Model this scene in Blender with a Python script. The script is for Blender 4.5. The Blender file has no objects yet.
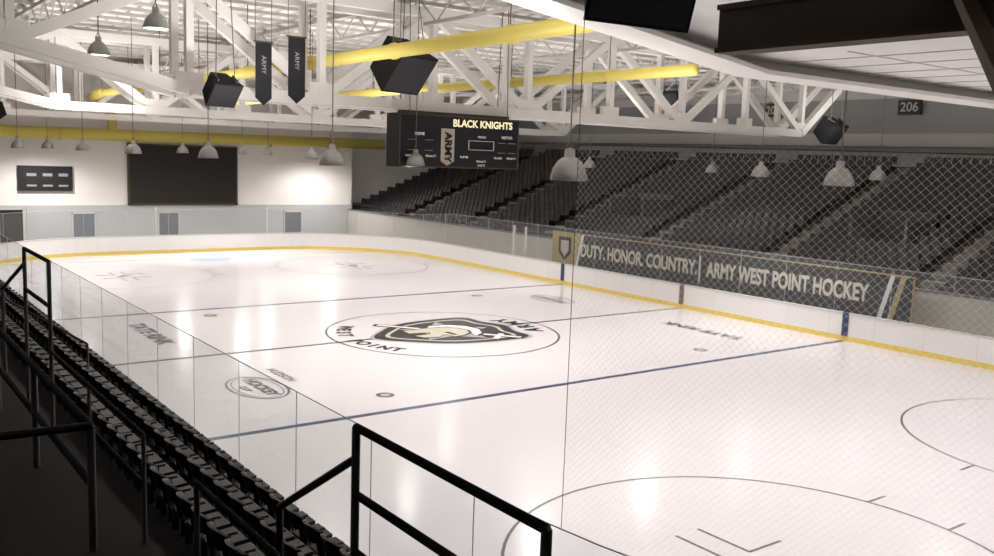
import bpy, math, random
from mathutils import Vector, Matrix
random.seed(4)
sc=bpy.context.scene
HW,HL,RC=13.58,30.48,8.53
BX,EX=8.735,20.36

# ---------------------------------------------------------------- materials
def mat(name,col,rough=.6,metal=0.,noise=0.,nscale=3.,bump=0.,spec=.5,emit=None,es=1.):
    m=bpy.data.materials.new(name);m.use_nodes=True
    nt=m.node_tree;b=nt.nodes["Principled BSDF"]
    b.inputs["Base Color"].default_value=(*col,1);b.inputs["Roughness"].default_value=rough
    b.inputs["Metallic"].default_value=metal;b.inputs["Specular IOR Level"].default_value=spec
    if noise>0 or bump>0:
        tc=nt.nodes.new("ShaderNodeTexCoord");n=nt.nodes.new("ShaderNodeTexNoise")
        n.inputs["Scale"].default_value=nscale;n.inputs["Detail"].default_value=4
        nt.links.new(tc.outputs["Object"],n.inputs["Vector"])
        if noise>0:
            r=nt.nodes.new("ShaderNodeMapRange");r.inputs[3].default_value=1-noise;r.inputs[4].default_value=1+noise
            nt.links.new(n.outputs["Fac"],r.inputs[0])
            mx=nt.nodes.new("ShaderNodeVectorMath");mx.operation='SCALE';mx.inputs[0].default_value=col
            nt.links.new(r.outputs[0],mx.inputs["Scale"]);nt.links.new(mx.outputs[0],b.inputs["Base Color"])
        if bump>0:
            bp=nt.nodes.new("ShaderNodeBump");bp.inputs["Strength"].default_value=bump;bp.inputs["Distance"].default_value=.02
            nt.links.new(n.outputs["Fac"],bp.inputs["Height"]);nt.links.new(bp.outputs[0],b.inputs["Normal"])
    if emit:
        b.inputs["Emission Color"].default_value=(*emit,1);b.inputs["Emission Strength"].default_value=es
    return m
M={}
M['ice']=mat('ice_paint',(.79,.755,.775),.19,noise=.02,nscale=.25,bump=.03,spec=.3)
M['board']=mat('board_white',(.82,.80,.79),.35,noise=.03,nscale=.6)
M['cap']=mat('board_cap',(.62,.60,.57),.4)
M['kick']=mat('kickplate_yellow',(.82,.62,.15),.4)
M['navy']=mat('line_navy',(.035,.055,.13),.3)
M['ldark']=mat('line_dark',(.05,.045,.06),.3)
M['thin']=mat('line_thin',(.13,.11,.11),.3)
M['crease']=mat('crease_blue',(.45,.56,.68),.3)
M['gold']=mat('gold_paint',(.42,.31,.14),.45)
M['brown']=mat('board_brown',(.20,.13,.10),.45)
M['tan']=mat('tan_paint',(.50,.44,.34),.4)
M['bannert']=mat('banner_print',(.68,.62,.52),.6)
M['black']=mat('black_paint',(.015,.015,.018),.5,spec=.3)
M['whitep']=mat('white_print',(.75,.73,.70),.5)
M['greyp']=mat('grey_print',(.32,.31,.31),.5)
M['steel']=mat('steel_white_paint',(.84,.815,.78),.55,noise=.05,nscale=.8)
M['steeld']=mat('steel_dark',(.085,.068,.052),.7,noise=.1,spec=.2)
M['brace']=mat('steel_brown',(.20,.16,.12),.7,spec=.2)
M['joist']=mat('joist_grey',(.52,.50,.47),.6)
M['deck']=mat('roof_deck',(.84,.82,.79),.7,noise=.06,nscale=.5)
M['soffit']=mat('soffit_white',(.80,.79,.77),.7,noise=.06,nscale=.7)
M['wallw']=mat('wall_white',(.88,.85,.82),.7,noise=.03,nscale=.3)
M['wallg']=mat('wall_grey',(.52,.52,.52),.8,noise=.06,nscale=.4)
M['walld']=mat('wall_dark',(.10,.095,.09),.8,noise=.06,nscale=.4)
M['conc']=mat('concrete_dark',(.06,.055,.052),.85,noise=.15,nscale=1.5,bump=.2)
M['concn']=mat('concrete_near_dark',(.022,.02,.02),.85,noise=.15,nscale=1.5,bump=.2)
M['concm']=mat('concrete_mid',(.12,.112,.105),.85,noise=.12,nscale=1.5,bump=.2)
M['concl']=mat('concrete_light',(.20,.185,.165),.8,noise=.1,nscale=1.)
M['floorc']=mat('floor_concrete',(.26,.25,.23),.8,noise=.1,nscale=1.)
M['beige']=mat('parapet_beige',(.58,.54,.47),.7,noise=.05)
M['seat']=mat('seat_plastic',(.024,.023,.024),.40,spec=.5)
M['seatf']=mat('seat_fabric_plastic',(.033,.031,.033),.42)
M['rail']=mat('rail_black',(.012,.012,.013),.35,spec=.5)
M['yellow']=mat('duct_yellow',(.76,.62,.14),.5,noise=.04)
M['speaker']=mat('speaker_black',(.010,.010,.011),.8,noise=.1,nscale=20,spec=.2)
M['cable']=mat('cable_grey',(.16,.15,.14),.5)
M['lamp']=mat('lamp_aluminium',(.36,.35,.34),.38,metal=.5)
M['lampin']=mat('lamp_glow',(.8,.8,.75),.5,emit=(1,.95,.88),es=2.0)
M['post']=mat('stanchion',(.60,.58,.55),.4)
M['edge']=mat('glass_edge',(.66,.69,.69),.25)
M['screen']=mat('screen_dark',(.022,.02,.019),.5,spec=.3)
M['winw']=mat('window_glass_grey',(.17,.18,.20),.2)
M['amber']=mat('led_white',(.6,.58,.52),.5,emit=(.9,.85,.75),es=.6)
M['goldt']=mat('led_gold',(.8,.7,.4),.5,emit=(.9,.82,.55),es=.7)
def glassmat(name,veil,tint):
    m=bpy.data.materials.new(name);m.use_nodes=True;nt=m.node_tree;nt.nodes.clear()
    o=nt.nodes.new("ShaderNodeOutputMaterial");t=nt.nodes.new("ShaderNodeBsdfTransparent");t.inputs[0].default_value=(*tint,1)
    g=nt.nodes.new("ShaderNodeBsdfGlossy");g.inputs["Roughness"].default_value=.06
    d=nt.nodes.new("ShaderNodeBsdfDiffuse");d.inputs[0].default_value=(.75,.8,.82,1)
    fr=nt.nodes.new("ShaderNodeFresnel");fr.inputs[0].default_value=1.12
    m1=nt.nodes.new("ShaderNodeMixShader");m1.inputs[0].default_value=veil
    m2=nt.nodes.new("ShaderNodeMixShader")
    nt.links.new(t.outputs[0],m1.inputs[1]);nt.links.new(d.outputs[0],m1.inputs[2])
    nt.links.new(fr.outputs[0],m2.inputs[0]);nt.links.new(m1.outputs[0],m2.inputs[1]);nt.links.new(g.outputs[0],m2.inputs[2])
    nt.links.new(m2.outputs[0],o.inputs[0]);return m
M['glass']=glassmat('rink_glass',.07,(.94,.965,.975))
def netmat():
    m=bpy.data.materials.new('net_cord');m.use_nodes=True;nt=m.node_tree;nt.nodes.clear()
    o=nt.nodes.new("ShaderNodeOutputMaterial");d=nt.nodes.new("ShaderNodeBsdfDiffuse");d.inputs[0].default_value=(.95,.93,.91,1)
    t=nt.nodes.new("ShaderNodeBsdfTranslucent");t.inputs[0].default_value=(.95,.93,.92,1)
    x=nt.nodes.new("ShaderNodeMixShader");x.inputs[0].default_value=.85
    nt.links.new(d.outputs[0],x.inputs[1]);nt.links.new(t.outputs[0],x.inputs[2]);nt.links.new(x.outputs[0],o.inputs[0]);return m
M['net']=netmat()

# ---------------------------------------------------------------- builder
class B:
    def __init__(s): s.v=[];s.f=[];s.m=[];s.mats=[];s.sm=[]
    def mi(s,k):
        if k not in s.mats:s.mats.append(k)
        return s.mats.index(k)
    def add(s,vs,fs,k,smooth=False):
        o=len(s.v);s.v.extend([tuple(v) for v in vs]);i=s.mi(k)
        for f in fs:s.f.append([o+j for j in f]);s.m.append(i);s.sm.append(smooth)
    def box(s,x0,x1,y0,y1,z0,z1,k):
        s.add([(x0,y0,z0),(x1,y0,z0),(x1,y1,z0),(x0,y1,z0),(x0,y0,z1),(x1,y0,z1),(x1,y1,z1),(x0,y1,z1)],
          [(0,3,2,1),(4,5,6,7),(0,1,5,4),(1,2,6,5),(2,3,7,6),(3,0,4,7)],k)
    def beam(s,p,q,w,h,k,up=(0,0,1)):
        p=Vector(p);q=Vector(q);d=(q-p).normalized();u=Vector(up)
        if abs(d.dot(u))>.98:u=Vector((1,0,0))
        a=d.cross(u).normalized()*w/2;b=a.cross(d).normalized()*h/2
        vs=[p-a-b,p+a-b,p+a+b,p-a+b,q-a-b,q+a-b,q+a+b,q-a+b]
        s.add(vs,[(0,1,2,3),(4,7,6,5),(0,4,5,1),(1,5,6,2),(2,6,7,3),(3,7,4,0)],k)
    def tube(s,pts,r,k,n=8,smooth=True):
        pts=[Vector(p) for p in pts];vs=[];fs=[]
        for i,p in enumerate(pts):
            d=(pts[min(i+1,len(pts)-1)]-pts[max(i-1,0)]).normalized()
            u=Vector((0,0,1)) if abs(d.z)<.95 else Vector((1,0,0))
            a=d.cross(u).normalized();b=a.cross(d)
            for j in range(n):
                t=2*math.pi*j/n;vs.append(p+a*r*math.cos(t)+b*r*math.sin(t))
        for i in range(len(pts)-1):
            for j in range(n):
                fs.append((i*n+j,i*n+(j+1)%n,(i+1)*n+(j+1)%n,(i+1)*n+j))
        fs.append(tuple(range(n)));fs.append(tuple(range((len(pts)-1)*n,len(pts)*n)))
        s.add(vs,fs,k,smooth and n>4)
    def lathe(s,c,prof,k,n=20):
        vs=[];fs=[]
        for r,z in prof:
            for j in range(n):
                t=2*math.pi*j/n;vs.append((c[0]+r*math.cos(t),c[1]+r*math.sin(t),c[2]+z))
        for i in range(len(prof)-1):
            for j in range(n):fs.append((i*n+j,i*n+(j+1)%n,(i+1)*n+(j+1)%n,(i+1)*n+j))
        s.add(vs,fs,k,True)
    def poly(s,pts,k): s.add(pts,[tuple(range(len(pts)))],k)
    def ring(s,cx,cy,z,r,w,k,a0=0,a1=2*math.pi,n=72,ry=None):
        vs=[];fs=[];ry=ry or r
        for i in range(n+1):
            t=a0+(a1-a0)*i/n
            for dr in(-w/2,w/2):vs.append((cx+(r+dr)*math.cos(t),cy+(ry+dr)*math.sin(t),z))
        for i in range(n):fs.append((2*i,2*i+1,2*i+3,2*i+2))
        s.add(vs,fs,k)
    def disc(s,cx,cy,z,r,k,n=40,ry=None):
        ry=ry or r
        s.poly([(cx+r*math.cos(2*math.pi*i/n),cy+ry*math.sin(2*math.pi*i/n),z) for i in range(n)],k)
    def xf(s,mtx,start):
        for i in range(start,len(s.v)):s.v[i]=tuple(mtx@Vector(s.v[i]))
    def build(s,name,parent=None,bevel=0):
        me=bpy.data.meshes.new(name);me.from_pydata(s.v,[],s.f)
        for k in s.mats:me.materials.append(M[k])
        me.polygons.foreach_set("material_index",s.m);me.polygons.foreach_set("use_smooth",s.sm);me.update()
        ob=bpy.data.objects.new(name,me);sc.collection.objects.link(ob)
        if parent:ob.parent=parent
        if bevel:
            md=ob.modifiers.new("bevel","BEVEL");md.width=bevel;md.segments=2;md.limit_method='ANGLE'
        return ob
def text(name,body,size,org,r,u,k,parent,sx=1.,bold=0.0):
    cu=bpy.data.curves.new(name,'FONT');cu.body=body;cu.size=size;cu.align_x='CENTER';cu.align_y='CENTER';cu.offset=bold
    cu.materials.append(M[k]);ob=bpy.data.objects.new(name,cu);sc.collection.objects.link(ob)
    r=Vector(r).normalized();u=Vector(u).normalized();n=r.cross(u)
    m=Matrix((( r.x*sx,u.x,n.x,org[0]),(r.y*sx,u.y,n.y,org[1]),(r.z*sx,u.z,n.z,org[2]),(0,0,0,1)))
    ob.parent=parent;ob.matrix_world=m
    return ob

# ---------------------------------------------------------------- perimeter
def perim(off=0.,step=.6,narc=20):
    pts=[];r=RC+off
    def line(a,b):
        n=max(1,int((Vector(b)-Vector(a)).length/step))
        for i in range(n):
            t=i/n;pts.append((a[0]+(b[0]-a[0])*t,a[1]+(b[1]-a[1])*t))
    def arc(cx,cy,a0):
        for i in range(narc):
            t=math.radians(a0+90*i/narc);pts.append((cx+r*math.cos(t),cy+r*math.sin(t)))
    X,Y=HL-RC,HW-RC
    line((-X,-HW-off),(X,-HW-off));arc(X,-Y,-90);line((HL+off,-Y),(HL+off,Y));arc(X,Y,0)
    line((X,HW+off),(-X,HW+off));arc(-X,Y,90);line((-HL-off,Y),(-HL-off,-Y));arc(-X,-Y,180)
    return pts
b=B();P=perim(0,1.5);b.poly([(x,y,0) for x,y in P],'ice');b.build('ice_rink')
b=B();b.box(-43.3,34.5,-26,35.3,-.3,-.02,'floorc');b.build('floor')

# boards
b=B();rings=[]
for o,z,k in [(-.012,0,'kick'),(-.012,.2,'kick'),(0,.2,'board'),(0,1.08,'cap'),(-.03,1.08,'cap'),(-.03,1.14,'cap'),(.14,1.14,'cap'),(.14,1.08,'board'),(.12,1.08,'board'),(.12,-.02,None)]:
    rings.append(([(x,y,z) for x,y in perim(o)],k))
for i in range(len(rings)-1):
    A,k=rings[i];C,_=rings[i+1];m=len(A)
    b.add(A+C,[(j,(j+1)%m,m+(j+1)%m,m+j) for j in range(m)],k)
for s_ in(1,-1):
    for x,k,w in((BX,'navy',.26),(0,'brown',.26),(-BX,'navy',.26)):
        y0,y1=sorted((s_*(HW-.035),s_*(HW+.15)));b.box(x-w/2,x+w/2,y0,y1,0.2,1.15,k)
for x in range(-20,22,2):
    b.box(x-.008,x+.008,HW-.004,HW+.02,.22,1.08,'cap')
boards=b.build('rink_boards')

# glass
b=B();seams=B();G=perim(.06,.6);m=len(G);acc=0
def gtop(x):
    return 3.12 if x>-20 else (2.78 if x<-24 else 3.12-.34*(-20-x)/4)
for j in range(m):
    x0,y0=G[j];x1,y1=G[(j+1)%m]
    b.add([(x0,y0,1.14),(x1,y1,1.14),(x1,y1,gtop(x1)),(x0,y0,gtop(x0))],[(0,1,2,3)],'glass')
    d=math.hypot(x1-x0,y1-y0)
    seams.beam((x0,y0,gtop(x0)),(x1,y1,gtop(x1)),.012,.012,'edge')
    acc+=d
    if acc>=2.3:
        acc=0;seams.box(x1-.005,x1+.005,y1-.005,y1+.005,1.14,gtop(x1),'edge')
gl=b.build('rink_glass');s1=seams.build('glass_seams',gl)
b=B()
for x,y in ((-13.5,HW+.2),(-12.4,HW+.2),(-30.7,5.5),(-30.7,-2),(-29.7,-9.6),(-27,-12.6)):
    b.box(x-.05,x+.05,y-.05,y+.05,-.02,2.9,'post')
b.build('glass_stanchion')

# ---------------------------------------------------------------- ice markings
b=B();z=.004
def band(x,w,k,wy=None):b.box(x-w/2,x+w/2,-HW+.05,HW-.05,-.01,z,k)
band(BX,.22,'navy');band(-BX,.22,'navy');band(0,.18,'ldark')
for x in(-27.13,27.13):b.box(x-.03,x+.03,-HW+1.1,HW-1.1,-.01,z,'thin')
b.ring(0,0,z,4.52,.09,'thin')
for sx in(1,-1):
    for sy in(1,-1):
        cx,cy=sx*EX,sy*6.7
        b.ring(cx,cy,z,4.54,.06,'thin');b.disc(cx,cy,z,.3,'thin',24)
        for hx in(1,-1):
            for hy in(1,-1):
                x0=cx+hx*.6;y0=cy+hy*.3
                b.box(min(x0,x0+hx*1.2),max(x0,x0+hx*1.2),y0-.03,y0+.03,-.01,z,'thin')
                b.box(x0-.03,x0+.03,min(y0,y0+hy*.9),max(y0,y0+hy*.9),-.01,z,'thin')
                x1=cx+hx*.85;y1=cy+hy*4.5
                b.box(x1-.03,x1+.03,min(y1,y1+hy*.6),max(y1,y1+hy*.6),-.01,z,'thin')
        b.disc(sx*(BX-1.52),sy*6.7,z,.27,'thin',24);b.disc(sx*(BX-1.52),sy*6.7,z+.001,.14,'tan',24)
    gx=sx*27.1;pts=[(gx,-1.2,z+.001)]
    for i in range(13):
        t=math.radians(-90+180*i/12);pts.append((gx-sx*(1.2+.7*math.cos(t)),1.2*math.sin(t),z+.001))
    pts.append((gx,1.2,z+.001));b.poly(pts,'crease')
mk=b.build('ice_line_marking')

# centre logo (shield, star, helmet, sword)
b=B();z=.008;LS=1.1
def cat(pts,n=6):
    out=[]
    for i in range(len(pts)):
        p0,p1,p2,p3=[Vector(pts[(i+j-1)%len(pts)]) for j in range(4)]
        for t in range(n):
            t/=n;out.append(.5*((2*p1)+(-p0+p2)*t+(2*p0-5*p1+4*p2-p3)*t*t+(-p0+3*p1-3*p2+p3)*t**3))
    return out
def shield(s,k,zz):
    base=[(-2.05,2.1),(-1.0,2.25),(0,2.6),(1.0,2.25),(2.05,2.1),(2.2,.6),(1.9,-.9),(1.1,-2.0),(0,-2.9),(-1.1,-2.0),(-1.9,-.9),(-2.2,.6)]
    b.poly([(p.x*s*LS,(p.y*s+.15)*LS,zz) for p in cat(base,4)],k)
shield(1.05,'greyp',z);shield(1.0,'black',z+.002);shield(.85,'tan',z+.004);shield(.79,'black',z+.006)
def star(cx,cy,R,k,zz,rr=.42,a=90):
    b.poly([(cx+(R if i%2==0 else R*rr)*math.cos(math.radians(a+36*i)),cy+(R if i%2==0 else R*rr)*math.sin(math.radians(a+36*i)),zz) for i in range(10)],k)
star(0,.2,1.75*LS,'greyp',z+.008,.5)
def strip(p,q,w,k,zz):
    p=Vector(p)*LS;q=Vector(q)*LS;d=(q-p).normalized();a=Vector((-d.y,d.x))*w/2
    b.poly([(*(p-a),zz),(*(q-a),zz),(*(q+a),zz),(*(p+a),zz)],k)
strip((-2.2,-1.6),(2.2,1.95),.40,'black',z+.010);strip((-2.1,-1.52),(2.1,1.87),.22,'whitep',z+.011);strip((1.25,1.65),(1.9,.9),.24,'whitep',z+.012)
crest=[(-1.25,.1),(-1.15,.95),(-.6,1.5),(.2,1.65),(.95,1.3),(1.3,.75),(1.0,.85),(.6,1.05),(0,1.1),(-.5,.85),(-.8,.3),(-.8,-.3)]
b.poly([(x*1.08,y*1.08-.1,z+.0135) for x,y in crest],'black')
b.poly([(x*.95,y*.95-.02,z+.014) for x,y in crest],'whitep')
helm=[(-.72,-1.35),(-.8,-.3),(-.7,.45),(-.3,.85),(.2,.95),(.65,.75),(.95,.3),(1.0,-.15),(.72,-.1),(.55,-.35),(.85,-.75),(.7,-1.3),(.3,-1.45),(.25,-.75),(-.05,-.6),(-.2,-1.4)]
b.poly([(x*1.15,y*1.13,z+.015) for x,y in helm],'black')
b.poly([(x*1.02,y*1.02,z+.016) for x,y in helm],'tan')
b.poly([(x*LS,y*LS,z+.017) for x,y in[(.15,-.1),(.75,-.02),(.72,.15),(.15,.12)]],'black')
b.build('centre_ice_logo')
logo=bpy.data.objects['centre_ice_logo']
for i,ch in enumerate("WEST POINT"):
    t=math.radians(-129+i*7.9)
    rad=3.88;text('letter_w%d'%i,ch,.74,(rad*math.cos(t),rad*math.sin(t),.012),(-math.sin(t),math.cos(t),0),(-math.cos(t),-math.sin(t),0),'black',logo,sx=.9,bold=.03)
for i,ch in enumerate("ARMY"):
    t=math.radians(70+i*12);rad=3.72
    text('letter_a%d'%i,ch,.95,(rad*math.cos(t),rad*math.sin(t),.012),(-math.sin(t),math.cos(t),0),(-math.cos(t),-math.sin(t),0),'black',logo,bold=.04)
text('text_tate_1','TATE RINK',.85,(4.5,9.9,.006),(-1,0,0),(0,-1,0),'ldark',mk,bold=.03)
text('text_tate_2','TATE RINK',.85,(-4.5,-9.9,.006),(1,0,0),(0,1,0),'ldark',mk,bold=.03)
for sx,k in((1,1),(-1,-1)):
    o=B();o.ring(sx*4.7,-sx*9.5,.005,1.35,.07,'thin',ry=.78);o.ring(sx*4.7,-sx*9.5,.005,1.2,.03,'thin',ry=.63)
    ob=o.build('oval_sponsor_mark',mk)
    text('text_oval_%d'%k,'HOCKEY',.5,(sx*4.7,-sx*9.4,.007),(sx,0,0),(0,sx,0),'thin',mk,bold=.025)
    text('text_ovalb_%d'%k,'CLUB',.26,(sx*4.7,-sx*9.85,.007),(sx,0,0),(0,sx,0),'thin',mk,bold=.01)
text('text_rink_small','HUDSON',.42,(3.6,-8.3,.006),(1,0,0),(0,1,0),'thin',mk,bold=.01)

# ---------------------------------------------------------------- room shell
ZR=12.9
b=B();b.box(-41,-40,-26,16.8,-.3,ZR+1,'wallw')
b.box(-40,-39.9,-26,16.8,0,2.5,'wallg');b.build('wall_far_end')
b=B();b.box(-44.3,-43.3,16.8,37,-.3,ZR+1,'wallw');b.box(-43.3,-41,16.3,16.8,-.3,ZR+1,'wallw');b.build('wall_far_recess')
b=B();b.box(-44,35,35.5,36.5,-.3,ZR+1,'wallg');b.box(-44,35,35.3,35.5,8.4,9.2,'wallw');b.box(-44,35,35.35,35.5,11.4,ZR,'wallw');ws=b.build('wall_stand_side')
b=B();b.box(-41,35,-27,-26,-.3,ZR+1,'wallg');b.build('wall_near_side')
b=B();b.box(34.5,35.5,-27,36.5,-.3,ZR+1,'wallg');b.build('wall_near_end')
b=B();b.box(-44.3,35.5,-27,37,ZR,ZR+.4,'deck')
y=-26.
while y<36:
    b.box(-43.3,34.4,y,y+.1,ZR-.09,ZR,'deck');y+=.8
b.build('ceiling')
b=B()
for y in(-4.3,1.6,11.5):
    b.box(-39.9,-39.86,y-.7,y+.7,.3,1.9,'winw');b.box(-39.9,-39.84,y-.8,y-.7,.2,2,'post');b.box(-39.9,-39.84,y+.7,y+.8,.2,2,'post');b.box(-39.9,-39.84,y-.8,y+.8,1.9,2,'post')
b.build('window_1')
b=B();b.box(-39.895,-39.84,-9.6,-8.2,0,2.2,'screen');b.box(-39.895,-39.8,-9.7,-9.6,0,2.3,'post');b.box(-39.895,-39.8,-8.2,-8.1,0,2.3,'post');b.box(-39.895,-39.8,-9.7,-8.1,2.2,2.3,'post');b.build('door_1')
b=B();b.box(-39.99,-39.8,-1.15,6.7,2.65,6.83,'screen');b.box(-39.9,-39.75,-1.3,6.85,2.5,2.65,'steeld');b.box(-39.9,-39.75,-1.3,6.85,6.83,6.95,'steeld')
b.box(-39.9,-39.75,-1.3,-1.15,2.5,6.95,'steeld');b.box(-39.9,-39.75,6.7,6.85,2.5,6.95,'steeld');b.build('video_board')
b=B();b.box(-39.99,-39.75,-8.4,-5.0,3.5,5.2,'black')
for i,y in enumerate((-7.9,-6.9,-5.9)):b.box(-39.75,-39.74,y,y+.6,4.5,4.7,'greyp');b.box(-39.75,-39.74,y,y+.6,3.8,3.92,'greyp')
b.build('wall_scoreboard')

# ---------------------------------------------------------------- ducts
b=B();b.tube([(-33.5,-4.6,10),(19,-4.9,10)],.22,'yellow',16)
for x in range(-32,19,6):b.tube([(x,-4.8,10),(x+.12,-4.8,10)],.26,'yellow',16);b.tube([(x,-4.8,10.2),(x,-4.8,ZR-.1)],.02,'cable',5)
b.tube([(-36,4.2,10),(8,4.6,10)],.20,'yellow',16)
for x in range(-32,8,6):b.tube([(x,4.4,10),(x+.12,4.4,10)],.24,'yellow',16);b.tube([(x,4.4,10.2),(x,4.4,ZR-.1)],.02,'cable',5)
b.tube([(-38.6,-18,7.4),(-38.6,19,7.6)],.40,'yellow',16)
for y in range(-16,19,5):b.tube([(-38.6,y,7.45),(-38.6,y+.12,7.45)],.44,'yellow',16)
b.tube([(-38.6,-2.6,7.4),(-38.6,-2.6,9.2),(-38.2,-3.2,9.8),(-37,-4.2,10),(-33.5,-4.6,10)],.30,'yellow',16)
b.build('ventilation_duct')

# ---------------------------------------------------------------- trusses
def zbot(y):
    if y<-9.7:return 8.65+(-9.7-y)*.21
    if y>22.5:return 8.65+(y-22.5)*.8
    return 8.65
ZT=12.1
def truss(name,X,ymin=-25.5,ymax=26.8,ch=.38,hw=.75):
    b=B()
    nodes=[-25.5,-20,-14.8,-9.7]+[-9.7+4.6*i for i in range(1,8)]+[26.8]
    nodes=[y for y in nodes if ymin-.1<=y<=ymax+.1]
    for dx in(-hw,hw):
        x=X+dx
        for i in range(len(nodes)-1):
            y0,y1=nodes[i],nodes[i+1]
            b.beam((x,y0,zbot(y0)),(x,y1,zbot(y1)),.34,ch,'steel')
            if i%2==0:b.beam((x,y0,zbot(y0)),(x,y1,ZT),.24,.32,'steel')
            else:b.beam((x,y0,ZT),(x,y1,zbot(y1)),.24,.32,'steel')
            if zbot(y0)<ZT-.6:b.beam((x,y0,zbot(y0)),(x,y0,ZT),.24,.28,'steel')
            b.box(x-.13,x+.13,y0-.45,y0+.45,zbot(y0)+.1,zbot(y0)+.55,'steel')
        b.beam((x,ymin,ZT),(x,min(34,ymax+8),ZT),.32,.36,'steel')
    for y in nodes:
        b.beam((X-hw,y,zbot(y)),(X+hw,y,zbot(y)),.18,.18,'steel');b.beam((X-hw,y,ZT),(X+hw,y,ZT),.18,.18,'steel')
    return b.build(name)
truss('roof_truss',-1.2);truss('roof_truss',-20.5);truss('roof_truss',-37,ch=.36)
b=B()
for y in(-22,-16.5,-11.5,-1,9,15,21,27,31):
    b.beam((-42,y,ZR-.3),(34,y,ZR-.3),.12,.16,'joist');b.beam((-42,y,ZR-1.25),(34,y,ZR-1.25),.1,.12,'joist')
    x=-42
    while x<33:
        b.beam((x,y,ZR-1.25),(x+1.25,y,ZR-.3),.05,.05,'joist');b.beam((x+1.25,y,ZR-.3),(x+2.5,y,ZR-1.25),.05,.05,'joist');x+=2.5
b.build('roof_joist')
b=B()
x=-40.
while x<34:
    b.beam((x,-25.8,ZR-.17),(x,35,ZR-.17),.1,.14,'joist');x+=1.9
b.build('roof_purlin')
# lowered white soffit over the near bay
b=B();XF=18.4
def slab(y0,z0,y1,z1,t,x0,x1,k):
    b.add([(x0,y0,z0),(x1,y0,z0),(x1,y1,z1),(x0,y1,z1),(x0,y0,z0+t),(x1,y0,z0+t),(x1,y1,z1+t),(x0,y1,z1+t)],
          [(0,3,2,1),(4,5,6,7),(0,1,5,4),(1,2,6,5),(2,3,7,6),(3,0,4,7)],k)
slab(-5.8,8.75,35.2,8.75,.15,XF,34.4,'soffit');slab(-14,9.78,-5.8,8.75,.15,XF,34.4,'soffit')
slab(-5.8,8.45,35.2,8.45,.75,XF-.15,XF+.1,'steel');slab(-14,9.48,-5.8,8.45,.75,XF-.15,XF+.1,'steel')
slab(-5.8,8.45,35.2,8.45,.08,XF+.1,XF+.6,'steel');slab(-14,9.48,-5.8,8.45,.08,XF+.1,XF+.6,'steel')
y=-5.
while y<34:
    b.box(XF+.4,34.4,y,y+.035,8.735,8.76,'cap');y+=1.25
x=20.5
while x<34:
    b.box(x,x+.035,-5.8,35,8.735,8.76,'cap');x+=2.5
b.build('ceiling_soffit')
b=B();b.box(21.7,34.4,-10.45,-10.1,8.2,8.26,'steeld');b.box(21.7,34.4,-10.40,-10.15,8.26,8.72,'steeld');b.box(21.7,34.4,-10.45,-10.1,8.72,8.78,'steeld')
b.box(24.3,34.4,-12.6,-10.45,8.62,8.72,'steeld')
for x in(22.2,28,33):b.box(x-.05,x+.05,-10.33,-10.22,8.78,9.3,'steeld')
b.build('soffit_beam')
b=B();b.beam((25.0,-11.0,8.5),(26.8,-13.7,7.3),.12,.12,'brace');b.build('raking_brace')

# ---------------------------------------------------------------- pendant lamps
lamps=[(15.9,-7.7,.98),(4.7,-7.2,1.0),(-5.9,-7.2,1),(-16.3,-7.2,1),(-26.5,-7.2,1),(-36.3,-7.2,1),(-21,-11.4,.8),
 (16.9,-.2,.92),(.9,-2.0,.9),(-13.4,.65,.95),(-31.5,0,1),(-27.3,2.4,.8),(-30.6,5.5,.8),(-36.3,13,.9),
 (5.2,12.1,1.0),(7,17.9,1.0),(-3.4,19.2,.95),(-10.3,16.6,.95),(-10,7.5,0),(16.5,7.5,0)]  # zero-size entries: fill lights without a lamp body, added over the ice
zl=6.72
def lamp(x,y,zl,S):
    b=B()
    b.lathe((x,y,zl),[(1.03*S,-.82*S),(1.06*S,-.74*S),(1.0*S,-.5*S),(.88*S,-.12*S),(.66*S,.22*S),(.42*S,.42*S),(.3*S,.46*S),(.28*S,.85*S),(.2*S,.93*S),(.0,.95*S)],'lamp')
    b.lathe((x,y,zl),[(.99*S,-.80*S),(.95*S,-.5*S),(.83*S,-.14*S),(.62*S,.18*S),(0,.4*S)],'lampin')
    for a in(0,2.1,4.2):b.tube([(x+.28*S*math.cos(a),y+.28*S*math.sin(a),zl+.85*S),(x,y,zl+1.4*S)],.012,'cable',4)
    b.tube([(x,y,zl+1.35*S),(x,y,ZR-.1 if x<18 else 8.7)],.018,'cable',5)
    b.build('pendant_lamp')
for (x,y,s) in lamps:
    if s:lamp(x,y,zl,s*.36)
lamp(-2.2,-12.0,9.9,.33);lamp(2.9,-11.7,10.3,.33)

# ---------------------------------------------------------------- scoreboard
b=B();X0,X1,Y0,Y1,Z0,Z1=-.45,.45,-2.45,3.0,6.38,8.32
b.box(X0,X1,Y0,Y1,Z0,Z1,'black')
for zz,h in((Z0,.05),(Z1-.05,.05)):b.box(X1,X1+.03,Y0,Y1,zz,zz+h,'steeld')
for yy in(Y0,Y1-.05):b.box(X1,X1+.03,yy,yy+.05,Z0,Z1,'steeld')
b.add([(X1+.02,-.65,Z1-.48),(X1+.02,-.05,Z1-.48),(X1+.02,-.05,Z0+.25),(X1+.02,-.35,Z0+.08),(X1+.02,-.65,Z0+.25)],[(4,3,2,1,0)],'tan')
b.box(X1,X1+.035,.6,1.8,7.42,7.44,'whitep');b.box(X1,X1+.035,.6,1.8,7.08,7.1,'whitep')
for y in(.6,1.78):b.box(X1,X1+.035,y,y+.02,7.08,7.44,'whitep')
for y in(-2.1,-1.35,2.0,2.5):
    b.box(X1,X1+.035,y,y+.35,7.38,7.4,'greyp');b.box(X1,X1+.035,y,y+.35,7.0,7.02,'greyp')
for y in(Y0+.5,Y1-.5):
    for x in(X0+.1,X1-.1):b.tube([(x,y,Z1),(x*.5,y,ZR-.1)],.02,'cable',6)
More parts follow.
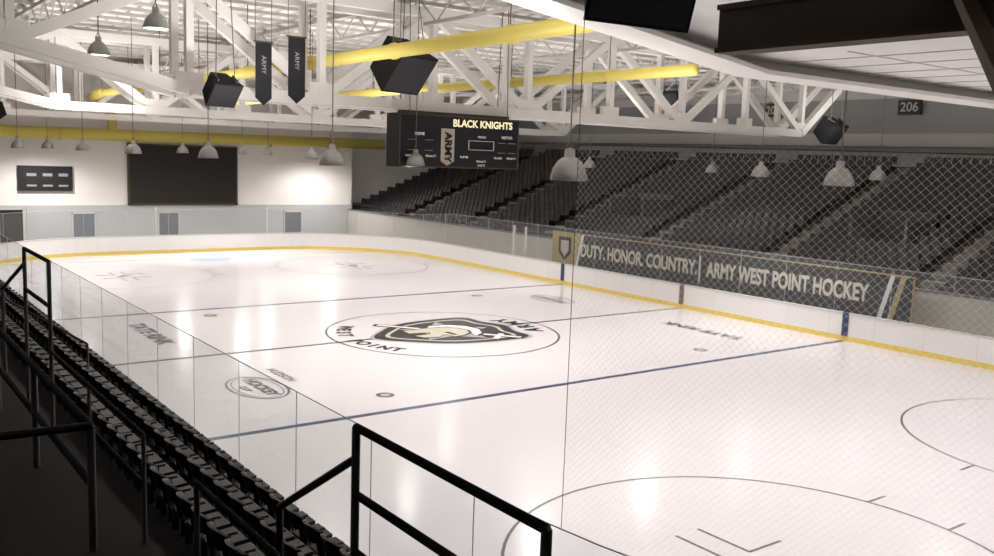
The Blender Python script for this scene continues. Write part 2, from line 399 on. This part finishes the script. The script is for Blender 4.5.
b.box(-.2,.2,Y0+.3,Y1-.3,Z1,Z1+.12,'steeld')
sb=b.build('hanging_scoreboard')
F=lambda y,z:(X1+.045,y,z)
R_=(0,1,0);U_=(0,0,1)
text('title','BLACK KNIGHTS',.37,F(1.25,8.05),R_,U_,'goldt',sb,bold=.012)
text('army','ARMY',.42,F(-.35,7.15),(0,0,-1),(0,1,0),'black',sb,bold=.015)
text('home','HOME',.15,F(-1.6,7.6),R_,U_,'amber',sb);text('visitor','VISITOR',.15,F(2.4,7.6),R_,U_,'amber',sb)
for i,(y,z) in enumerate(((-2.0,6.8),(-1.1,6.8),(.4,6.8),(1.2,6.65),(2.0,6.8),(2.65,6.8))):text('label_%d'%i,'PENALTY' if i%2 else 'PLAYER',.11,F(y,z),R_,U_,'amber',sb)
text('period','PERIOD',.11,F(1.2,7.58),R_,U_,'amber',sb);text('shots','SHOTS',.11,F(1.2,6.5),R_,U_,'amber',sb)

# ---------------------------------------------------------------- speakers and banners
def speaker(x,y,z,s,yaw,tilt=25,name='loudspeaker',top=ZR-.1,roll=0):
    b=B();w,h,d=.62*s,.5*s,.42*s
    vs=[(d,-w,-h),(d,w,-h),(d,w,h),(d,-w,h),(-d,-w*.55,-h*.85),(-d,w*.55,-h*.85),(-d,w*.55,h*.85),(-d,-w*.55,h*.85)]
    b.add(vs,[(0,1,2,3),(4,7,6,5),(0,4,5,1),(1,5,6,2),(2,6,7,3),(3,7,4,0)],'speaker')
    b.add([(d+.01,-w*.93,-h*.9),(d+.01,w*.93,-h*.9),(d+.01,w*.93,h*.9),(d+.01,-w*.93,h*.9)],[(0,1,2,3)],'black')
    b.box(-d*.3,d*.6,-w*.7,-w*.6,h*.95,h*1.15,'steeld');b.box(-d*.3,d*.6,w*.6,w*.7,h*.95,h*1.15,'steeld')
    m=Matrix.Translation((x,y,z))@Matrix.Rotation(math.radians(yaw),4,'Z')@Matrix.Rotation(math.radians(tilt),4,'Y')@Matrix.Rotation(math.radians(roll),4,'X')
    b.xf(m,0)
    pa=m@Vector((.1*d,-w*.65,h*1.1));pb=m@Vector((.1*d,w*.65,h*1.1))
    b.tube([pa,(pa.x*.6+x*.4,pa.y*.6+y*.4,top)],.02,'cable',5);b.tube([pb,(pb.x*.6+x*.4,pb.y*.6+y*.4,top)],.02,'cable',5)
    b.build(name,bevel=.02)
speaker(2.0,-3.4,9.85,1.5,18,38,roll=0);speaker(.9,-9.2,8.65,.85,15,38,roll=0);speaker(-3.3,15.6,10.1,.8,-70,20)
speaker(6.1,15.3,8.5,.95,0,35);speaker(-2.8,-14.9,7.75,.5,-60,20);speaker(22.2,-12.3,8.82,.92,-35,25,top=9.5,roll=-5)
for x,y,z,w,h in((.5,-7.6,9.25,.55,2.0),(.5,-6.45,9.45,.6,2.15)):
    b=B();v=[(x,y-w/2,z+h/2),(x,y+w/2,z+h/2),(x,y+w/2,z-h*.38),(x,y,z-h/2),(x,y-w/2,z-h*.38)]
    v2=[(a+.02,c,d) for a,c,d in v];b.add(v+v2,[(4,3,2,1,0),(5,6,7,8,9)]+[(i,(i+1)%5,5+(i+1)%5,5+i) for i in range(5)],'black')
    b.box(x-.01,x+.03,y-w/2-.05,y+w/2+.05,z+h/2,z+h/2+.05,'steeld')
    b.tube([(x,y-w/2,z+h/2),(x,y-w/2,ZT)],.012,'cable',5);b.tube([(x,y+w/2,z+h/2),(x,y+w/2,ZT)],.012,'cable',5)
    ob=b.build('hanging_pennant')
    text('pennant_text','ARMY',.22,(x+.025,y,z+h*.15),(0,0,-1),(0,1,0),'greyp',ob)

# ---------------------------------------------------------------- far-side stand
def seatmesh(B_,k):
    w=.23
    B_.add([(-w,-.22,.42),(w,-.22,.42),(w,.18,.40),(-w,.18,.40),(-w,-.22,.46),(w,-.22,.46),(w,.18,.44),(-w,.18,.44)],[(0,3,2,1),(4,5,6,7),(0,1,5,4),(2,3,7,6),(1,2,6,5),(3,0,4,7)],k)
    for a,c,ya,yb in((-w,-.09,.17,.22),(-.09,.09,.22,.22),(.09,w,.22,.17)):
        B_.add([(a,ya,.42),(c,yb,.42),(c,yb+.08,.84),(a,ya+.08,.84),(a,ya+.03,.42),(c,yb+.03,.42),(c,yb+.11,.84),(a,ya+.11,.84)],[(0,1,2,3),(4,7,6,5),(3,2,6,7),(0,3,7,4),(1,5,6,2)],k)
    B_.box(-.04,.04,-.03,.05,0.005,.42,k)
def replicate(base,pos,name):
    b=B();b.mats=list(base.mats);V=b.v
    for (px,py,pz) in pos:
        o=len(V);V.extend([(px+x,py+y,pz+z) for x,y,z in base.v])
        b.f.extend([[o+j for j in f] for f in base.f]);b.m.extend(base.m);b.sm.extend(base.sm)
    return b.build(name)
st=B();pos=[];aisles=[-33,-24.5,-16,-7.5,1,9.5,18,26.5]
vom=[(-11.8,5),(5.2,5),(22,5)]
NR=17;pitch=.86;rise=.345
for i in range(NR):
    y0=16.9+i*pitch;z0=1.35+i*rise
    st.box(-43,34.4,y0,35.2,z0-rise if i else -.02,z0,'conc')
    for a in aisles:
        st.box(a-.5,a+.5,y0-.02,y0+pitch*.5,z0,z0+rise*.5,'concl')
        st.box(a-.5,a+.5,y0-.03,y0-.0,z0-rise,z0+rise*.5,'concl')
    x=-42.6
    while x<34:
        if all(abs(x-a)>.8 for a in aisles) and not any(abs(x-vx)<1.7 and vi<=i<vi+4 for vx,vi in vom):
            pos.append((x,y0+.45,z0))
        x+=.53
ztop=1.35+(NR-1)*rise;ytop=16.9+NR*pitch
st.box(-43,34.4,ytop,35.2,ztop-.2,ztop+.25,'conc')
stand=st.build('grandstand_tier')
base=B();seatmesh(base,'seatf');replicate(base,pos,'stadium_seat_block')
b=B()
for vx,vi in vom:
    y0=16.9+vi*pitch;z0=1.35+vi*rise
    b.box(vx-1.5,vx-1.35,y0,y0+4*pitch,z0,z0+1.5,'concm');b.box(vx+1.35,vx+1.5,y0,y0+4*pitch,z0,z0+1.5,'concm')
    b.box(vx-1.5,vx+1.5,y0+3*pitch,y0+4*pitch,z0+.3,z0+1.8,'concm');b.box(vx-1.35,vx+1.35,y0+3*pitch-.02,y0+3*pitch,z0,z0+1.7,'walld')
b.build('vomitory_entrance')
b=B()
for i in range(-42,34,2):b.tube([(i,ytop+.1,ztop+.26),(i,ytop+.1,ztop+1.15)],.02,'joist',6)
for zz in(.7,1.15):b.tube([(-42,ytop+.1,ztop+zz),(34,ytop+.1,ztop+zz)],.022,'joist',6)
b.build('concourse_railing')
for t_,x in(('202',-22),('204',-11.8),('206',-1.7)):
    b=B();b.box(x-.75,x+.75,35.15,35.28,10.35,11.25,'walld');o=b.build('section_sign')
    text('number',t_,.8,(x,35.13,10.8),(1,0,0),(0,0,1),'whitep',o,bold=.015)
b=B();b.box(-39.8,34.4,16.4,16.6,-.02,2.05,'beige');b.box(-39.8,34.4,16.35,16.65,2.05,2.13,'concl')
b.build('stand_parapet')
b=B()
for i in range(-39,34,3):b.tube([(i,16.5,2.13),(i,16.5,2.6)],.02,'rail',6)
b.tube([(-39,16.5,2.6),(34,16.5,2.6)],.02,'rail',6);b.build('parapet_railing')
# banner
b=B();yb=15.5
def para(x0,x1,k,dy=0,z0=.78,z1=2.68,sk=0):
    b.add([(x0,yb-dy,z0),(x1,yb-dy,z0),(x1+sk,yb-dy,z1),(x0+sk,yb-dy,z1)],[(0,1,2,3)],k)
b.box(-12,10.4,yb,yb+.08,.78,2.68,'gold');para(-9.7,8.9,'screen',.01,sk=.5);para(8.9,9.1,'whitep',.012,sk=.5);para(9.1,10.35,'black',.008,sk=0)
para(9.35,9.6,'gold',.014,sk=.5);para(-9.9,-9.7,'whitep',.012,sk=.5)
for z0 in(.78,2.63):para(-12,10.4,'gold',.016,z0,z0+.05)
b.add([(-11.4,yb-.02,2.4),(-11.4,yb-.02,1.5),(-10.85,yb-.02,1.0),(-10.3,yb-.02,1.5),(-10.3,yb-.02,2.4)],[(0,1,2,3,4)],'black')
b.add([(-11.2,yb-.03,2.2),(-11.2,yb-.03,1.6),(-10.85,yb-.03,1.25),(-10.5,yb-.03,1.6),(-10.5,yb-.03,2.2)],[(0,1,2,3,4)],'tan')
b.box(-.66,-.58,yb-.03,yb,1.1,2.4,'bannert')
for x in(-11.9,-6,0,6,10.3):b.box(x-.05,x+.05,yb+.08,yb+.18,-.02,2.6,'steeld')
bn=b.build('banner_sign')
text('motto','DUTY. HONOR. COUNTRY.',.98,(-5.1,yb-.04,1.73),(1,0,0),(0,0,1),'bannert',bn,sx=.71,bold=.034)
text('team','ARMY WEST POINT HOCKEY',1.0,(4.15,yb-.04,1.73),(1,0,0),(0,0,1),'bannert',bn,sx=.66,bold=.034)
b=B()
for x0,x1 in((-9,-1.2),(1.2,9)):
    b.box(x0,x1,14.7,15.05,.42,.48,'concl');
    for x in(x0+.2,(x0+x1)/2,x1-.2):b.box(x-.04,x+.04,14.8,14.95,-.02,.42,'steeld')
b.build('players_bench')

# ---------------------------------------------------------------- near stand
b=B();rows=[(-14.65,-13.78,1.15),(-15.45,-14.65,1.5),(-17.2,-15.45,1.85)]
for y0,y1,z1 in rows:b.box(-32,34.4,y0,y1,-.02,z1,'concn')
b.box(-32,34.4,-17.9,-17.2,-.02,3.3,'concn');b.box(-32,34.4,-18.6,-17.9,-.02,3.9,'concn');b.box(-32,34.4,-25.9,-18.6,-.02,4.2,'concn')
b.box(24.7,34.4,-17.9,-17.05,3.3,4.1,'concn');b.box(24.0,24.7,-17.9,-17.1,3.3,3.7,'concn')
b.build('near_stand_tier')
base=B();k='seat';w=.235
n=6
for lay,(z0,z1,dy) in enumerate(((.44,.62,0),(.62,.80,-.03),(.80,.87,-.06))):
    for j in range(n):
        a=-w+2*w*j/n;c=-w+2*w*(j+1)/n
        f=lambda q:-.24+ .09*(q/w)**2
        top=lambda q,zz:(zz-.05*(abs(q)/w)**3 if lay==2 else zz)
        if lay==0 and 1<=j<=4:continue
        base.add([(a,f(a)+dy,z0),(c,f(c)+dy,z0),(c,f(c)+dy-.03,top(c,z1)),(a,f(a)+dy-.03,top(a,z1)),(a,f(a)+dy-.04,z0),(c,f(c)+dy-.04,z0),(c,f(c)+dy-.07,top(c,z1)),(a,f(a)+dy-.07,top(a,z1))],
             [(1,0,3,2),(4,5,6,7),(3,7,6,2),(0,1,5,4)],k)
base.add([(-.21,-.2,.40),(.21,-.2,.40),(.22,.2,.43),(-.22,.2,.43),(-.21,-.2,.45),(.21,-.2,.45),(.22,.2,.48),(-.22,.2,.48)],[(0,3,2,1),(4,5,6,7),(0,1,5,4),(2,3,7,6),(1,2,6,5),(3,0,4,7)],k)
base.box(-.03,.03,-.1,-.02,.005,.41,k)
for s_ in(-.255,.255):
    base.box(s_-.015,s_+.015,-.22,.05,.60,.63,k);base.box(s_-.015,s_+.015,-.07,-.03,.005,.60,k)
pos=[]
for y,z0 in((-14.22,1.15),(-15.02,1.5),(-15.85,1.85)):
    x=-27.
    while x<27:
        if not(abs(x-(-6))<.7):pos.append((x,y,z0))
        x+=.54
replicate(base,pos,'arena_seat_row')
def rail(name,segs,r=.024):
    b=B()
    for s_ in segs:b.tube(s_,r,'rail',10)
    return b.build(name)
Y=-17.0
rail('guard_railing',[[(24.8,Y,1.86),(24.8,Y,5.22)],[(24.8,Y,5.22),(26.56,Y,5.22)],[(26.56,Y,1.86),(26.56,Y,5.22)],[(24.8,Y,4.81),(26.56,Y,4.81)],[(24.8,Y,4.45),(26.56,Y,4.45)],
   [(24.8,Y,5.03),(23.7,Y,4.36)],[(23.7,Y,4.36),(23.7,Y,1.86)]],.026)
Y=-17.28
rail('walkway_railing',[[(15.9,Y,5.4),(17.5,Y,5.4)],[(17.5,Y,3.3),(17.5,Y,5.4)],[(15.9,Y,3.3),(15.9,Y,5.4)],[(15.9,Y,4.85),(17.5,Y,4.85)],[(15.9,Y,5.2),(14,Y,4.6)],[(14,Y,3.3),(14,Y,4.6)]],.026)
rail('walkway_railing',[[(17.5,Y,4.3),(21.4,Y,4.3)],[(21.4,Y,3.3),(21.4,Y,4.3)],[(19.4,Y,3.3),(19.4,Y,4.3)],[(17.5,Y,3.85),(21.4,Y,3.85)]],.02)
rail('walkway_railing',[[(22.8,Y,4.3),(24.3,Y,4.3)],[(22.8,Y,3.3),(22.8,Y,4.3)],[(24.3,Y,3.7),(24.3,Y,4.3)]],.024)
rail('stair_railing',[[(18.5,-18,4.83),(22.7,-18,4.83)],[(22.7,-18,3.9),(22.7,-18,4.83)],[(18.5,-18,3.9),(18.5,-18,4.83)],[(20.6,-18,3.9),(20.6,-18,4.83)],[(22.7,-18,4.83),(22.7,-18.9,4.85)],[(18.5,-18,4.4),(22.7,-18,4.4)],[(22.7,-18.9,4.2),(22.7,-18.9,4.85)]],.03)
rail('aisle_handrail',[[(9,-17.15,4.1),(9,-15,2.6)],[(9,-17.15,1.86),(9,-17.15,4.1)],[(9,-15,1.5),(9,-15,2.6)]],.024)
rail('aisle_handrail',[[(-6,-17.15,4.1),(-6,-15,2.6)],[(-6,-17.15,1.86),(-6,-17.15,4.1)],[(-6,-15,1.5),(-6,-15,2.6)]],.024)

# ---------------------------------------------------------------- protective netting
b=B();XS=22.75;X0c=HL-RC
def onpath(s):
    a=(XS-X0c+s)/RC
    if a<math.pi/2:return (X0c+RC*math.sin(a),-(HW-RC)-RC*math.cos(a))
    return (HL,-(HW-RC)+(a-math.pi/2)*RC)
ZN0,ZN1=3.15,6.97;H=ZN1-ZN0;L=17.;pt=.07
def strand(s0,z0,s1,z1):
    n=max(1,int(abs(s1-s0)/.5)+1);r=.00055;sg=1 if z1>z0 else -1
    vs=[];fs=[]
    for i in range(n+1):
        t=i/n;s=s0+(s1-s0)*t;z=z0+(z1-z0)*t
        xa,ya=onpath(s-r*sg);xb,yb_=onpath(s+r*sg)
        vs+=[(xa,ya,z+r),(xb,yb_,z-r)]
    for i in range(n):fs.append((2*i,2*i+1,2*i+3,2*i+2))
    b.add(vs,fs,'net')
s=-H
while s<L:
    a0=max(s,0);a1=min(s+H,L)
    if a1>a0+.01:
        strand(a0,ZN0+(a0-s),a1,ZN0+(a1-s));strand(a0,ZN1-(a0-s),a1,ZN1-(a1-s))
    s+=pt
n=40
b.tube([(*onpath(L*i/n),ZN1) for i in range(n+1)],.005,'cable',5)
b.tube([(*onpath(0),3.1),(*onpath(0),9.7)],.004,'cable',5)
for s in(6,12,17):
    x,y=onpath(s);b.tube([(x,y,ZN1),(x,y,8.7)],.006,'cable',5)
b.build('protective_netting')

# ---------------------------------------------------------------- lights
K=.86
def spot(x,y,z,P,cone=150,rad=.2,col=(1,.965,.945),up=False):  # shared by the pendant lamps and the added fill lights
    l=bpy.data.lights.new('lamp_and_fill_light','SPOT');l.energy=P*K;l.spot_size=math.radians(cone);l.spot_blend=.6;l.shadow_soft_size=rad;l.color=col
    o=bpy.data.objects.new('lamp_and_fill_light',l);o.location=(x,y,z);sc.collection.objects.link(o)
    if up:o.rotation_euler=(math.pi,0,0)
for x,y,s in lamps:
    on_ice=abs(y)<12.5 and abs(x)<31
    P=1030 if on_ice else (1800 if x<-29 else 520)
    spot(x,y,zl-.2,P,cone=150 if x>-25 else 174,rad=.27)
for x,y in((26,-7.5),(26,0),(26,7),(6,0),(5,6.5),(-20,7),(-4,3)):spot(x,y,zl-.15,910,rad=.27)  # unseen lamps continuing the rows, plus bodiless fill spots added over the ice
for x,y in((15,-8.5),(4,-8.5),(-8,-8.5),(-18,-8.5),(-29,-8.5),(10,2),(-10,2),(-29,2),(8,13),(-6,13),(-20,13),(-12,24),(4,24),(-30,22)):  # uplights with no fixture, added to brighten the roof and trusses
    spot(x,y,7.25,1150,cone=174,rad=.3,up=True,col=(1,.97,.94))
for x,y in((29,3),(28,16)):spot(x,y,6.2,560,cone=170,rad=.3,up=True,col=(1,.965,.93))  # more added uplights without fixtures, brightening the near soffit
w=bpy.data.worlds.new('world');sc.world=w;w.use_nodes=True
w.node_tree.nodes['Background'].inputs[0].default_value=(.5,.5,.5,1);w.node_tree.nodes['Background'].inputs[1].default_value=.02

# ---------------------------------------------------------------- camera
cd=bpy.data.cameras.new('camera');cam=bpy.data.objects.new('camera',cd);sc.collection.objects.link(cam)
cd.sensor_width=36;cd.lens=916.2*36/994;cd.clip_start=.05;cd.clip_end=300
r=Vector((.5945,.80335,.03457));d=Vector((.12488,-.04978,-.99092));f=Vector((-.79434,.59342,-.12991))
m=Matrix(((r.x,-d.x,-f.x,29.469),(r.y,-d.y,-f.y,-19.492),(r.z,-d.z,-f.z,6.82),(0,0,0,1)))
cam.matrix_world=m
sc.camera=cam
sc.view_settings.view_transform='Standard'
